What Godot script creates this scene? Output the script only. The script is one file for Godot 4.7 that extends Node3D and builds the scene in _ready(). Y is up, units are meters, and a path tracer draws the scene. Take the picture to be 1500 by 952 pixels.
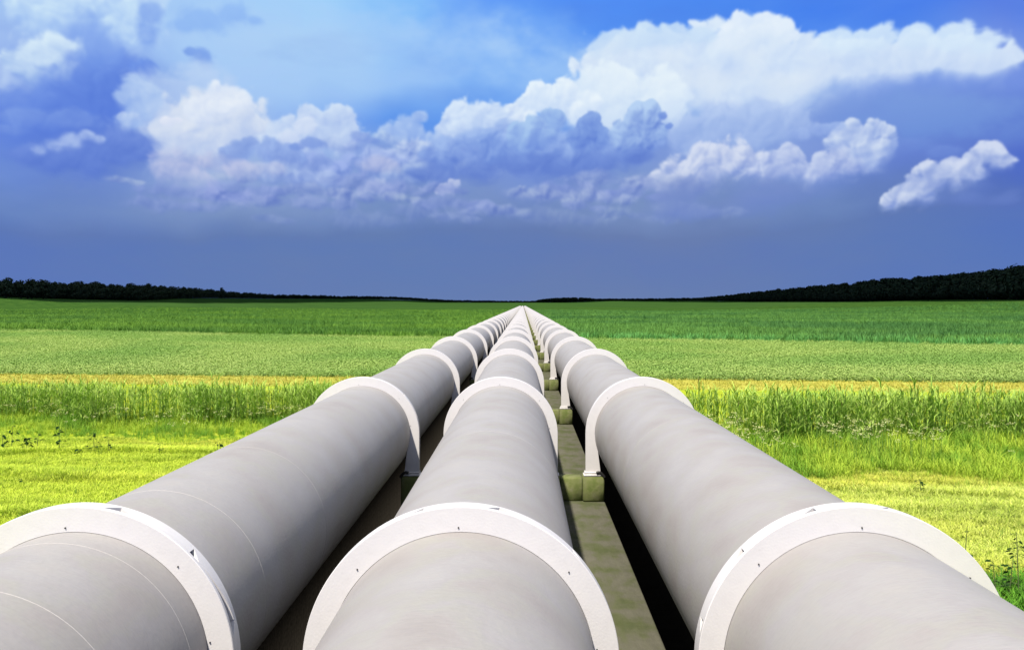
extends Node3D
# Three parallel pipelines on concrete supports crossing striped fields under a summer storm sky.

const RF := 0.70                 # outer radius of a saddle ring
const RP := 0.588                # pipe radius
const EYE := 2.62                # camera height above the field
const AXIS := 1.031              # pipe axis above the field
const Z_FIRST := 3.50            # distance of the first ring
const STEP := 6.25               # distance from ring to ring
const PIPE_X := [-1.970, -0.273, 1.470]
const RINGS := 92
const TRENCH_LEFT := -3.60
const TRENCH_RIGHT := 3.20
const PIPE_END := 590.0
const TRENCH_FLOOR := -1.15

var M := {}
var names_used := {}

# ------------------------------------------------------------------ helpers
func numbered(called: String) -> String:
	var n: int = names_used.get(called, 0)
	names_used[called] = n + 1
	return called if n == 0 else "%s_%03d" % [called, n]

func tag(o: Node, label := "", category := "", group := "", kind := "") -> void:
	if label: o.set_meta("label", label)
	if category: o.set_meta("category", category)
	if group: o.set_meta("group", group)
	if kind: o.set_meta("kind", kind)

func part(called: String, mesh: Mesh, mat: Material, parent: Node3D, at := Vector3.ZERO) -> MeshInstance3D:
	var o := MeshInstance3D.new()
	o.name = called
	o.mesh = mesh
	o.material_override = mat
	o.position = at
	parent.add_child(o, true)
	return o

func top(called: String, mesh: Mesh, mat: Material, at := Vector3.ZERO) -> MeshInstance3D:
	return part(numbered(called), mesh, mat, self, at)

func base(called: String, at: Vector3, turn := 0.0) -> Node3D:
	var o := Node3D.new()
	o.name = numbered(called)
	add_child(o, true)
	o.position = at
	o.rotation.y = turn
	return o

func lin(r: float, g: float, b: float) -> Color:       # linear base colour to the sRGB that albedo_color takes
	return Color(r, g, b).linear_to_srgb()

func noise_tex(seed_: int, freq: float, colors: Array, octaves := 5, size := 512, normal := false, bump := 4.0) -> NoiseTexture2D:
	var n := FastNoiseLite.new()
	n.noise_type = FastNoiseLite.TYPE_SIMPLEX_SMOOTH
	n.seed = seed_
	n.frequency = freq
	n.fractal_octaves = octaves
	var t := NoiseTexture2D.new()
	t.width = size
	t.height = size
	t.seamless = true
	t.noise = n
	t.as_normal_map = normal
	t.bump_strength = bump
	if colors.size() > 0:
		var g := Gradient.new()
		var offs := PackedFloat32Array()
		var cols := PackedColorArray()
		for c in colors:
			offs.append(c[0]); cols.append(lin(c[1], c[2], c[3]))
		g.offsets = offs; g.colors = cols
		t.color_ramp = g
	return t

func surface(tex: Texture2D, scale: Vector3, rough := 0.9, normal: Texture2D = null, nscale := 0.5, world := true) -> StandardMaterial3D:
	var m := StandardMaterial3D.new()
	m.albedo_texture = tex
	m.uv1_triplanar = true
	m.uv1_world_triplanar = world
	m.uv1_scale = scale
	m.roughness = rough
	if rough >= 0.95: m.metallic_specular = 0.0
	if normal:
		m.normal_enabled = true
		m.normal_texture = normal
		m.normal_scale = nscale
	return m

func detail(m: StandardMaterial3D, tex: Texture2D, uv2: Vector3, world := true) -> void:
	m.detail_enabled = true
	m.detail_albedo = tex
	m.detail_blend_mode = BaseMaterial3D.BLEND_MODE_MUL
	m.detail_uv_layer = BaseMaterial3D.DETAIL_UV_2
	m.uv2_triplanar = true
	m.uv2_world_triplanar = world
	m.uv2_scale = uv2

func leafy(back: Color, rough := 0.6) -> StandardMaterial3D:
	var m := StandardMaterial3D.new()
	m.vertex_color_use_as_albedo = true
	m.roughness = rough
	m.metallic_specular = 0.3
	m.cull_mode = BaseMaterial3D.CULL_DISABLED
	m.backlight_enabled = true
	m.backlight = back
	return m

# ------------------------------------------------------------------ ready
func _ready() -> void:
	var cam := Camera3D.new()
	cam.name = "camera"
	add_child(cam)
	cam.position = Vector3(0, EYE, 0)
	var near := 0.05
	cam.set_frustum(near * 952.0 / 1167.0, Vector2(-16.0, -30.0) / 1167.0 * near, near, 9000.0)
	cam.current = true

	var env := Environment.new()
	env.background_mode = Environment.BG_SKY
	env.tonemap_mode = Environment.TONE_MAPPER_LINEAR
	env.tonemap_exposure = 1.6
	env.background_energy_multiplier = 0.625
	env.sdfgi_enabled = true
	env.ssao_enabled = true
	env.ssil_enabled = true
	var sky := Sky.new()
	var psm := PanoramaSkyMaterial.new()
	psm.panorama = ImageTexture.create_from_image(paint_sky())
	sky.sky_material = psm
	env.sky = sky
	var we := WorldEnvironment.new()
	we.name = "environment"
	we.environment = env
	add_child(we)

	var sun := DirectionalLight3D.new()
	sun.name = "sun"
	sun.light_energy = 1.55
	sun.light_color = Color(1.0, 0.965, 0.90)
	sun.light_angular_distance = 2.0
	sun.shadow_enabled = true
	add_child(sun)
	sun.look_at_from_position(Vector3.ZERO, -TO_SUN, Vector3.UP)

	print("sky done ", Time.get_ticks_msec())
	make_materials()
	build_ground()
	build_forest()
	build_shade_clouds()
	print("ground done ", Time.get_ticks_msec())
	build_footing()
	build_pipelines()
	print("pipes done ", Time.get_ticks_msec())
	build_vegetation()
	build_weeds()
	print("plants done ", Time.get_ticks_msec())

# ------------------------------------------------------------------ sky
const SW := 1024
const SH := 512
var sr: PackedFloat32Array
var sg: PackedFloat32Array
var sb: PackedFloat32Array
var nz_edge: FastNoiseLite
var nz_soft: FastNoiseLite
var nz_cell: FastNoiseLite

const SKY_X := [-420.0, -120.0, 0.0, 150.0, 300.0, 450.0, 600.0, 750.0, 900.0, 1050.0, 1200.0, 1350.0, 1500.0, 1640.0, 1950.0]
const SKY_Y := [-760.0, -260.0, 0.0, 60.0, 120.0, 180.0, 240.0, 300.0, 360.0, 446.0]
# air colours over the storm front, 0..255, one row per height
const SKY_ROWS := [
	[206,213,228, 206,213,228, 206,213,228, 206,213,228, 206,213,228, 206,213,228, 206,213,228, 206,213,228, 206,213,228, 206,213,228, 206,213,228, 206,213,228, 206,213,228, 206,213,228, 206,213,228],
	[166,194,236, 174,200,238, 178,204,239, 180,206,240, 178,206,241, 172,204,242, 162,196,242, 152,188,240, 146,184,239, 144,182,238, 146,182,237, 150,184,236, 156,188,236, 160,190,236, 166,194,236],
	[88,148,241, 140,180,242, 168,202,244, 176,210,247, 165,204,247, 160,208,250, 128,188,250, 92,152,246, 82,142,243, 78,138,240, 72,130,238, 76,130,236, 92,130,228, 84,138,234, 88,148,241],
	[95,152,240, 135,172,238, 160,190,240, 150,182,240, 172,207,245, 174,210,246, 150,196,248, 108,165,247, 86,146,242, 86,146,242, 90,146,240, 90,142,236, 120,150,228, 98,146,232, 95,152,240],
	[104,154,236, 118,152,228, 130,162,232, 98,134,218, 166,200,244, 164,202,245, 152,194,246, 130,180,246, 112,166,242, 140,180,240, 150,182,236, 128,160,230, 118,148,226, 106,148,228, 104,154,236],
	[106,148,226, 100,132,214, 104,138,222, 90,124,216, 170,196,238, 130,172,240, 100,156,238, 98,154,238, 120,160,232, 140,172,228, 124,152,218, 108,138,214, 92,122,208, 96,134,216, 106,148,226],
	[104,138,212, 104,134,210, 108,140,212, 104,134,208, 156,180,222, 144,170,220, 134,162,220, 122,150,216, 126,154,216, 132,158,218, 122,148,214, 102,130,208, 82,110,202, 88,120,206, 104,138,212],
	[99,128,189, 99,128,189, 103,132,193, 113,140,195, 125,150,197, 123,148,197, 117,144,195, 115,140,193, 119,144,193, 117,142,193, 107,134,189, 93,120,183, 81,108,179, 87,116,181, 99,128,189],
	[89,114,173, 87,112,173, 85,110,173, 91,116,175, 95,120,175, 95,120,173, 93,118,171, 93,116,169, 97,118,169, 97,118,169, 93,116,169, 87,112,169, 79,104,165, 83,108,169, 89,114,173],
	[88,111,166, 88,111,168, 86,109,168, 90,113,168, 94,117,168, 96,117,166, 98,119,164, 100,119,162, 100,119,162, 96,115,160, 90,111,160, 84,105,160, 80,101,156, 84,107,162, 88,111,166],
]

func grid_color(px: float, py: float) -> Vector3:
	var i := 0
	while i < SKY_X.size() - 2 and px > SKY_X[i + 1]: i += 1
	var j := 0
	while j < SKY_Y.size() - 2 and py > SKY_Y[j + 1]: j += 1
	var u := clampf((px - SKY_X[i]) / (SKY_X[i + 1] - SKY_X[i]), 0.0, 1.0)
	var v := clampf((py - SKY_Y[j]) / (SKY_Y[j + 1] - SKY_Y[j]), 0.0, 1.0)
	u = u * u * (3.0 - 2.0 * u) * 0.5 + u * 0.5
	v = v * v * (3.0 - 2.0 * v) * 0.5 + v * 0.5
	var a: Array = SKY_ROWS[j]
	var b: Array = SKY_ROWS[j + 1]
	var k := i * 3
	var p := Vector3(a[k], a[k + 1], a[k + 2]).lerp(Vector3(a[k + 3], a[k + 4], a[k + 5]), u)
	var q := Vector3(b[k], b[k + 1], b[k + 2]).lerp(Vector3(b[k + 3], b[k + 4], b[k + 5]), u)
	return p.lerp(q, v) / 255.0

func spot(px: float, py: float) -> Vector3:
	# place in the sector and scale for a direction given by tangents in 1/1167
	var az := atan((px - 766.0) / 1167.0)
	var el := atan((446.0 - py) / 1167.0 * cos(az))
	var k := SW / (PI / 2.0)
	return Vector3((az + PI / 4.0) * k, (PI / 4.0 - el) * k, k * cos(az) / 1167.0)

func puff(px: float, py: float, r: float, lit: Vector3, shade: Vector3, alpha: float, flat: float) -> void:
	# one soft patch of thin cloud
	var c := spot(px, py)
	var rx := r * c.z
	var ry := rx * flat
	for y in range(maxi(0, int(c.y - ry * 1.3)), mini(SH - 1, int(c.y + ry * 1.3) + 1) + 1):
		var dy := (y - c.y) / ry
		for x in range(maxi(0, int(c.x - rx * 1.3)), mini(SW - 1, int(c.x + rx * 1.3) + 1) + 1):
			var dx := (x - c.x) / rx
			var d := sqrt(dx * dx + dy * dy) + nz_soft.get_noise_2d(x, y * 1.6) * 0.45 + nz_edge.get_noise_2d(x, y * 1.5) * 0.18
			if d >= 1.0: continue
			var e := 1.0 - maxf(d, 0.0)
			var a := e * e * (3.0 - 2.0 * e) * alpha
			var k := shade.lerp(lit, clampf(0.5 - 0.5 * dy, 0.0, 1.0))
			var i := y * SW + x
			sr[i] = lerpf(sr[i], k.x, a); sg[i] = lerpf(sg[i], k.y, a); sb[i] = lerpf(sb[i], k.z, a)

func bump(x: float, y: float) -> float:
	return -nz_cell.get_noise_2d(x, y)

func cloud(main: Array, lit: Array, shade: Array, alpha: float, relief: float, fine: float, edge := 0.16, flat := 0.85, fade := 0.6) -> void:
	# heaps of billows: the union of a few rounds, its rim broken by cell-shaped bumps, lit from the upper left
	var l := Vector3(lit[0], lit[1], lit[2]) / 255.0
	var s := Vector3(shade[0], shade[1], shade[2]) / 255.0
	var rounds := []
	var x0 := 9999.0; var x1 := -9999.0; var y0 := 9999.0; var y1 := -9999.0
	for m in main:
		var c := spot(m[0], m[1])
		var r: float = m[2] * c.z
		rounds.append([c.x, c.y, r, r * flat])
		x0 = minf(x0, c.x - r * 1.5); x1 = maxf(x1, c.x + r * 1.5); y0 = minf(y0, c.y - r * 1.5); y1 = maxf(y1, c.y + r * 1.5)
	for y in range(maxi(0, int(y0)), mini(SH - 1, int(y1)) + 1):
		for x in range(maxi(0, int(x0)), mini(SW - 1, int(x1)) + 1):
			var f := -9.0
			var vy := 0.0
			var wsum := 0.0
			for r in rounds:
				var dx: float = (x - r[0]) / r[2]
				var dy: float = (y - r[1]) / r[3]
				var q := 1.0 - sqrt(dx * dx + dy * dy)
				if q > -0.6:
					var w := (q + 0.6) * (q + 0.6)
					wsum += w; vy += w * dy
					f = maxf(f, q)
			if f < -0.45: continue
			vy /= maxf(wsum, 0.0001)
			var ux := x + nz_soft.get_noise_2d(x * 1.5 + 90.0, y * 1.5) * 7.0
			var uy := y + nz_soft.get_noise_2d(x * 1.5, y * 1.5 + 90.0) * 7.0
			var b := bump(ux * fine, uy * fine)
			f += (b - 0.52) * 0.80 + nz_edge.get_noise_2d(ux * 1.4, uy * 1.4) * 0.16
			var lower := clampf(vy * 1.4 + 0.15, 0.0, 1.0)
			var ed := edge + lower * fade
			if f <= 0.0: continue
			var e := clampf(f / ed, 0.0, 1.0)
			var a := e * e * (3.0 - 2.0 * e) * alpha
			var slope := b - bump((ux - 2.2) * fine, (uy - 2.8) * fine)
			var slope2 := nz_soft.get_noise_2d(ux * 1.8, uy * 1.8) - nz_soft.get_noise_2d(ux * 1.8 - 8.0, uy * 1.8 - 9.0)
			var k := s.lerp(l, clampf(0.60 - 0.48 * vy + slope * relief * 2.4 + slope2 * relief * 0.8, 0.0, 1.12))
			var i := y * SW + x
			sr[i] = lerpf(sr[i], k.x, a); sg[i] = lerpf(sg[i], k.y, a); sb[i] = lerpf(sb[i], k.z, a)

func base_sector(seed_: int, own: bool) -> void:
	sr = PackedFloat32Array(); sr.resize(SW * SH)
	sg = sr.duplicate(); sb = sr.duplicate()
	var warp := FastNoiseLite.new(); warp.seed = seed_; warp.frequency = 0.006; warp.fractal_octaves = 4
	var wisp := FastNoiseLite.new(); wisp.seed = seed_ + 3; wisp.frequency = 0.012; wisp.fractal_octaves = 5
	var k := (PI / 2.0) / SW
	for y in SH:
		var el := PI / 4.0 - (y + 0.5) * k
		for x in SW:
			var az := (x + 0.5) * k - PI / 4.0
			var px := 766.0 + 1167.0 * tan(az)
			var py := 446.0 - 1167.0 * tan(el) / cos(az)
			var low := clampf((446.0 - py) / 160.0, 0.0, 1.0)
			var rim := clampf((SW / 2.0 - absf(x - SW / 2.0)) / 60.0, 0.0, 1.0)
			var wx := warp.get_noise_2d(x, y) * 55.0 * low * rim
			var wy := warp.get_noise_2d(x + 700.0, y) * 34.0 * low * rim
			if not own: px = -420.0 if px < 766.0 else 1950.0
			var c := grid_color(px + wx, py + wy)
			var w := wisp.get_noise_2d(x * 0.55 * 1.0, y * 1.6) * 0.10 * (0.3 + 0.7 * low) * rim * clampf((py + 900.0) / 700.0, 0.2, 1.0)
			var f := clampf(w, -0.05, 0.12)
			c = c.lerp(Vector3(0.80, 0.88, 0.99), f) if f > 0.0 else c.lerp(Vector3(0.30, 0.44, 0.82), -f * 2.0)
			var i := y * SW + x
			sr[i] = c.x; sg[i] = c.y; sb[i] = c.z

func sector_image() -> Image:
	var im := Image.create(SW, SH * 2, false, Image.FORMAT_RGB8)
	for y in SH:
		for x in SW:
			var i := y * SW + x
			im.set_pixel(x, SH + y, Color(sr[i], sg[i], sb[i]))
	# above 45 degrees the thin white veil that hangs over the upper left goes on
	for y in SH:
		var t := pow(1.0 - float(y) / SH, 0.8)
		im.fill_rect(Rect2i(0, y, SW, 1), Color(206 / 255.0, 213 / 255.0, 228 / 255.0).lerp(Color(200 / 255.0, 207 / 255.0, 222 / 255.0), t))
	return im

func paint_sky() -> Image:
	nz_edge = FastNoiseLite.new(); nz_edge.seed = 11; nz_edge.frequency = 0.045; nz_edge.fractal_octaves = 5
	nz_soft = FastNoiseLite.new(); nz_soft.seed = 12; nz_soft.frequency = 0.016; nz_soft.fractal_octaves = 4
	nz_cell = FastNoiseLite.new(); nz_cell.seed = 13; nz_cell.noise_type = FastNoiseLite.TYPE_CELLULAR
	nz_cell.cellular_return_type = FastNoiseLite.RETURN_DISTANCE; nz_cell.frequency = 0.05
	nz_cell.fractal_type = FastNoiseLite.FRACTAL_FBM; nz_cell.fractal_octaves = 3; nz_cell.fractal_gain = 0.45; nz_cell.fractal_lacunarity = 2.1
	var rng := RandomNumberGenerator.new(); rng.seed = 77
	base_sector(5, true)
	paint_clouds(rng)
	var front := sector_image()
	base_sector(9, false)
	for k in 7:
		var x := rng.randf_range(-150, 1650); var y := rng.randf_range(120, 300)
		var m := []
		for q in 4: m.append([x + q * 42.0 + rng.randf_range(-12, 12), y + absf(q - 1.5) * 16.0 + rng.randf_range(-14, 8), rng.randf_range(34, 60)])
		cloud(m, [206, 222, 246], [104, 136, 210], 0.8, 0.6, 1.0, 0.25)
	var side := sector_image()
	var flipped := side.duplicate() as Image
	flipped.flip_x()
	var out := Image.create(SW * 4, SH * 4, false, Image.FORMAT_RGB8)
	out.fill(Color(0.22, 0.30, 0.30))
	var half := SW / 2
	# -Z is the left and right edge of a panorama
	out.blit_rect(front, Rect2i(half, 0, half, SH * 2), Vector2i(0, 0))
	out.blit_rect(side, Rect2i(0, 0, SW, SH * 2), Vector2i(half, 0))
	out.blit_rect(flipped, Rect2i(0, 0, SW, SH * 2), Vector2i(half + SW, 0))
	out.blit_rect(side, Rect2i(0, 0, SW, SH * 2), Vector2i(half + SW * 2, 0))
	out.blit_rect(front, Rect2i(0, 0, half, SH * 2), Vector2i(half + SW * 3, 0))
	return out

func paint_clouds(rng: RandomNumberGenerator) -> void:
	# thin veil, middle left
	for q in 30:
		puff(rng.randf_range(240, 820), rng.randf_range(10, 125), rng.randf_range(60, 150), Vector3(0.70, 0.83, 0.97), Vector3(0.62, 0.78, 0.97), 0.22, 0.34)
	# upper left: bright heads and a dark blue bank between them
	cloud([[92, 4, 62], [60, 26, 50], [182, 34, 62], [200, 0, 56]], [212, 236, 250], [156, 190, 242], 0.88, 0.45, 0.9, 0.38, 0.85)
	cloud([[62, 98, 50], [28, 94, 30], [90, 80, 36], [50, 116, 34]], [214, 234, 249], [136, 170, 232], 0.95, 0.4, 0.95, 0.34, 0.9, 0.9)
	cloud([[4, 136, 40], [-24, 120, 44]], [190, 212, 244], [124, 156, 226], 0.85, 0.35, 0.9, 0.4)
	cloud([[150, 122, 72], [110, 150, 76], [188, 108, 42], [50, 160, 70], [168, 158, 52], [10, 176, 60]], [106, 142, 228], [84, 120, 216], 0.70, 0.4, 0.8, 0.5, 0.7)
	cloud([[128, 46, 30], [142, 80, 36], [216, 18, 22], [214, 50, 22]], [134, 170, 238], [112, 150, 230], 0.62, 0.4, 1.1, 0.5, 1.1)
	cloud([[208, 106, 22], [204, 126, 14]], [112, 150, 232], [90, 128, 222], 0.85, 0.5, 1.3, 0.3, 1.0)
	cloud([[294, 84, 24], [278, 76, 14]], [124, 162, 234], [112, 150, 228], 0.8, 0.4, 1.2, 0.4, 0.7)
	cloud([[300, 30, 44], [338, 22, 38], [268, 38, 24], [372, 30, 20]], [140, 182, 244], [126, 170, 240], 0.62, 0.3, 1.0, 0.6, 0.6)
	cloud([[40, 172, 60], [110, 176, 60], [10, 190, 40]], [142, 172, 232], [112, 144, 222], 0.45, 0.5, 1.0, 0.6, 0.32)
	# creamy tower left of the middle
	cloud([[250, 150, 70], [300, 130, 50], [220, 190, 50]], [196, 216, 244], [170, 196, 240], 0.62, 0.3, 0.7, 0.5)
	cloud([[300, 200, 84], [262, 216, 66], [340, 160, 44], [352, 190, 44], [250, 186, 50]], [224, 232, 244], [176, 196, 236], 0.9, 0.45, 0.75, 0.3, 0.85, 0.9)
	cloud([[205, 140, 38], [212, 160, 36], [196, 178, 22]], [188, 212, 244], [152, 184, 238], 0.75, 0.5, 1.1, 0.35)
	cloud([[322, 148, 32], [350, 144, 26], [298, 166, 30]], [232, 240, 250], [204, 218, 244], 0.85, 0.5, 1.0, 0.3)
	cloud([[244, 179, 12], [258, 176, 9]], [232, 236, 248], [212, 222, 244], 0.85, 0.4, 1.4, 0.4, 0.7)
	# pair of pale heads
	cloud([[452, 198, 52], [492, 198, 50], [426, 212, 44], [452, 172, 26], [500, 176, 28], [400, 222, 30]], [208, 224, 246], [160, 184, 234], 0.92, 0.45, 0.8, 0.24, 0.85, 0.8)
	cloud([[424, 204, 24], [446, 184, 22]], [222, 232, 248], [190, 206, 240], 0.7, 0.4, 1.0, 0.5)
	# dark cloud low on the left with a pale upper edge
	cloud([[150, 220, 66], [110, 236, 64], [192, 208, 46], [80, 240, 46], [60, 230, 46], [206, 224, 30]], [112, 142, 220], [84, 116, 206], 0.85, 0.4, 0.9, 0.4, 0.55)
	cloud([[102, 208, 24], [126, 199, 15], [80, 215, 18], [58, 222, 16], [142, 204, 12]], [180, 200, 240], [112, 142, 218], 0.75, 0.6, 1.3, 0.55, 0.8, 1.2)
	cloud([[186, 180, 16], [176, 171, 12], [196, 172, 12]], [190, 210, 242], [146, 176, 234], 0.75, 0.5, 1.6, 0.5)
	# the anvil on the right
	cloud([[930, 106, 92], [1010, 98, 96], [1096, 92, 92], [1180, 104, 86], [1256, 100, 74], [1330, 96, 66], [1404, 92, 58], [1448, 98, 48], [1060, 150, 90], [980, 142, 80], [1140, 144, 84]], [222, 236, 250], [184, 206, 243], 0.95, 0.40, 0.7, 0.22, 0.66, 1.6)
	cloud([[1088, 50, 40], [1116, 42, 34], [1138, 54, 32], [1068, 62, 34]], [230, 241, 252], [208, 226, 247], 0.95, 0.35, 0.75, 0.26, 0.85, 1.0)
	cloud([[896, 66, 38], [936, 58, 40], [980, 56, 38], [1026, 56, 32], [880, 82, 24]], [206, 228, 249], [190, 214, 245], 0.85, 0.30, 0.8, 0.3, 0.6, 1.0)
	cloud([[1228, 62, 34], [1286, 58, 36], [1262, 62, 32], [1340, 60, 34], [1396, 60, 36], [1440, 66, 34]], [220, 238, 252], [198, 220, 247], 0.9, 0.35, 0.7, 0.34, 0.75, 1.0)
	for q in 18:
		puff(rng.randf_range(880, 1200), rng.randf_range(80, 156), rng.randf_range(30, 76), Vector3(0.91, 0.945, 0.975), Vector3(0.80, 0.87, 0.96), 0.42, 0.7)
	for q in 16:
		puff(rng.randf_range(1250, 1500), rng.randf_range(140, 196), rng.randf_range(60, 110), Vector3(0.50, 0.63, 0.88), Vector3(0.42, 0.56, 0.85), 0.40, 0.42)
	cloud([[1060, 200, 70], [1112, 194, 64], [1020, 204, 56], [1150, 190, 50]], [178, 200, 240], [140, 168, 226], 0.8, 0.45, 0.8, 0.35, 0.8, 0.9)
	# white row behind the middle
	cloud([[880, 134, 58], [850, 144, 42], [900, 166, 70], [960, 154, 56]], [228, 241, 251], [200, 220, 246], 0.92, 0.40, 0.75, 0.24, 0.85, 0.9)
	cloud([[796, 150, 36], [826, 142, 30], [772, 164, 30], [842, 164, 42]], [230, 242, 252], [190, 212, 245], 0.94, 0.5, 0.9, 0.2, 0.85, 0.8)
	cloud([[688, 180, 40], [716, 174, 34], [660, 190, 30], [746, 180, 34], [772, 190, 36]], [220, 234, 250], [166, 190, 237], 0.92, 0.55, 0.9, 0.22, 0.85, 0.8)
	cloud([[600, 190, 26], [576, 200, 26], [614, 170, 14], [622, 208, 30]], [186, 208, 243], [142, 172, 232], 0.8, 0.5, 1.1, 0.35)
	cloud([[596, 226, 32], [572, 234, 24], [614, 216, 24]], [206, 220, 243], [150, 174, 228], 0.8, 0.6, 1.1, 0.35, 0.7)
	# broken grey billows below the row
	for q in 26:
		var x := rng.randf_range(390, 720); var y := rng.randf_range(210, 262)
		var r := rng.randf_range(20, 46)
		var v := rng.randi_range(156, 190)
		cloud([[x, y, r], [x + r * 0.8, y + 5.0, r * 0.8]], [v, v + 20, 236], [108, 136, 210], 0.45, 0.7, 1.1, 0.4, 0.55)
	cloud([[352, 222, 26], [366, 210, 18], [338, 234, 24], [394, 222, 28], [424, 228, 26]], [146, 174, 232], [114, 142, 214], 0.8, 0.5, 1.2, 0.3, 0.8)
	cloud([[456, 210, 22], [436, 215, 14]], [122, 152, 224], [106, 138, 216], 0.65, 0.4, 1.3, 0.4, 0.5)
	cloud([[528, 200, 20], [544, 206, 14]], [128, 156, 224], [110, 140, 216], 0.6, 0.4, 1.3, 0.4, 0.6)
	# dark blue front cloud with rounded heads
	cloud([[700, 220, 52], [658, 226, 44], [750, 216, 54], [810, 224, 56], [870, 224, 56], [920, 214, 50]], [154, 182, 235], [92, 124, 208], 0.9, 0.5, 0.85, 0.3, 0.66)
	cloud([[800, 186, 27], [786, 198, 30], [814, 176, 17], [768, 206, 30]], [162, 194, 238], [112, 144, 220], 0.94, 0.55, 1.0, 0.16, 0.95)
	cloud([[864, 190, 25], [876, 200, 23], [852, 206, 23], [866, 178, 17]], [138, 170, 230], [98, 130, 212], 0.95, 0.55, 1.0, 0.14, 0.95)
	cloud([[934, 180, 30], [950, 172, 24], [916, 198, 30], [944, 198, 32], [960, 192, 20]], [172, 200, 240], [92, 124, 208], 0.95, 0.6, 1.0, 0.14, 1.0)
	cloud([[971, 171, 9], [979, 185, 7]], [124, 156, 226], [104, 136, 216], 0.9, 0.3, 2.0, 0.3, 1.0)
	cloud([[760, 242, 52], [820, 246, 60], [880, 240, 58], [700, 252, 52], [640, 254, 52], [930, 230, 36]], [112, 142, 216], [84, 114, 200], 0.72, 0.35, 0.8, 0.5, 0.40)
	# creamy heaps right of the middle
	cloud([[1040, 248, 52], [1078, 242, 46], [1008, 262, 46], [1092, 232, 30], [1048, 226, 30], [976, 272, 36]], [210, 219, 241], [138, 160, 219], 0.92, 0.65, 1.1, 0.26, 0.78, 1.4)
	cloud([[1160, 246, 38], [1128, 250, 36], [1156, 226, 20], [1190, 254, 38], [1222, 248, 32], [1202, 236, 20], [1250, 242, 32], [1232, 226, 20]], [200, 212, 240], [134, 156, 218], 0.9, 0.65, 1.1, 0.28, 0.8, 1.4)
	cloud([[1240, 200, 26], [1226, 210, 18], [1262, 216, 28], [1284, 190, 19], [1298, 192, 16], [1290, 216, 26], [1276, 234, 28], [1248, 187, 15]], [206, 220, 243], [136, 162, 224], 0.92, 0.65, 1.15, 0.24, 0.9, 1.2)
	cloud([[1174, 198, 20], [1202, 190, 20], [1226, 185, 16]], [168, 192, 238], [130, 158, 224], 0.7, 0.4, 1.2, 0.4, 0.6)
	# slanting row of heaps at the far right
	cloud([[1446, 224, 25], [1430, 232, 20], [1464, 238, 20], [1394, 248, 22], [1414, 254, 20], [1358, 254, 23], [1374, 266, 26], [1344, 270, 23], [1330, 284, 26], [1358, 288, 26], [1398, 268, 24], [1430, 256, 24], [1308, 298, 20]], [206, 217, 241], [128, 152, 216], 0.94, 0.65, 1.15, 0.2, 0.9, 1.3)
	for q in 8:
		puff(rng.randf_range(1330, 1480), rng.randf_range(268, 300), rng.randf_range(24, 44), Vector3(0.46, 0.56, 0.82), Vector3(0.38, 0.48, 0.78), 0.4, 0.5)
	cloud([[1330, 216, 40], [1380, 222, 30]], [118, 148, 220], [104, 134, 212], 0.6, 0.3, 1.0, 0.5, 0.4)
	# small stray heaps and streaks of low cloud
	cloud([[655, 276, 16], [664, 270, 13], [646, 281, 13]], [200, 208, 236], [142, 162, 218], 0.85, 0.5, 1.5, 0.35, 0.75)
	cloud([[552, 276, 24], [532, 283, 19], [570, 281, 17]], [178, 193, 230], [120, 144, 210], 0.75, 0.6, 1.3, 0.4, 0.7)
	for q in 34:
		var x := rng.randf_range(170, 1000); var y := rng.randf_range(258, 322)
		var r := rng.randf_range(24, 62)
		var v := rng.randi_range(142, 176)
		cloud([[x, y, r], [x + r, y + 4.0, r * 0.7]], [v, v + 17, 222], [100, 124, 198], 0.56 * clampf((350.0 - y) / 60.0, 0.3, 1.0), 0.8, 1.0, 0.55, 0.32)
	for q in 16:
		puff(rng.randf_range(960, 1200), rng.randf_range(266, 312), rng.randf_range(34, 70), Vector3(0.51, 0.59, 0.80), Vector3(0.42, 0.52, 0.79), 0.4, 0.4)
	for q in 10:
		var x := rng.randf_range(250, 560)
		cloud([[x, rng.randf_range(238, 268), rng.randf_range(24, 50)]], [188, 196, 230], [136, 156, 214], 0.5, 0.6, 1.0, 0.5, 0.5)

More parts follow.
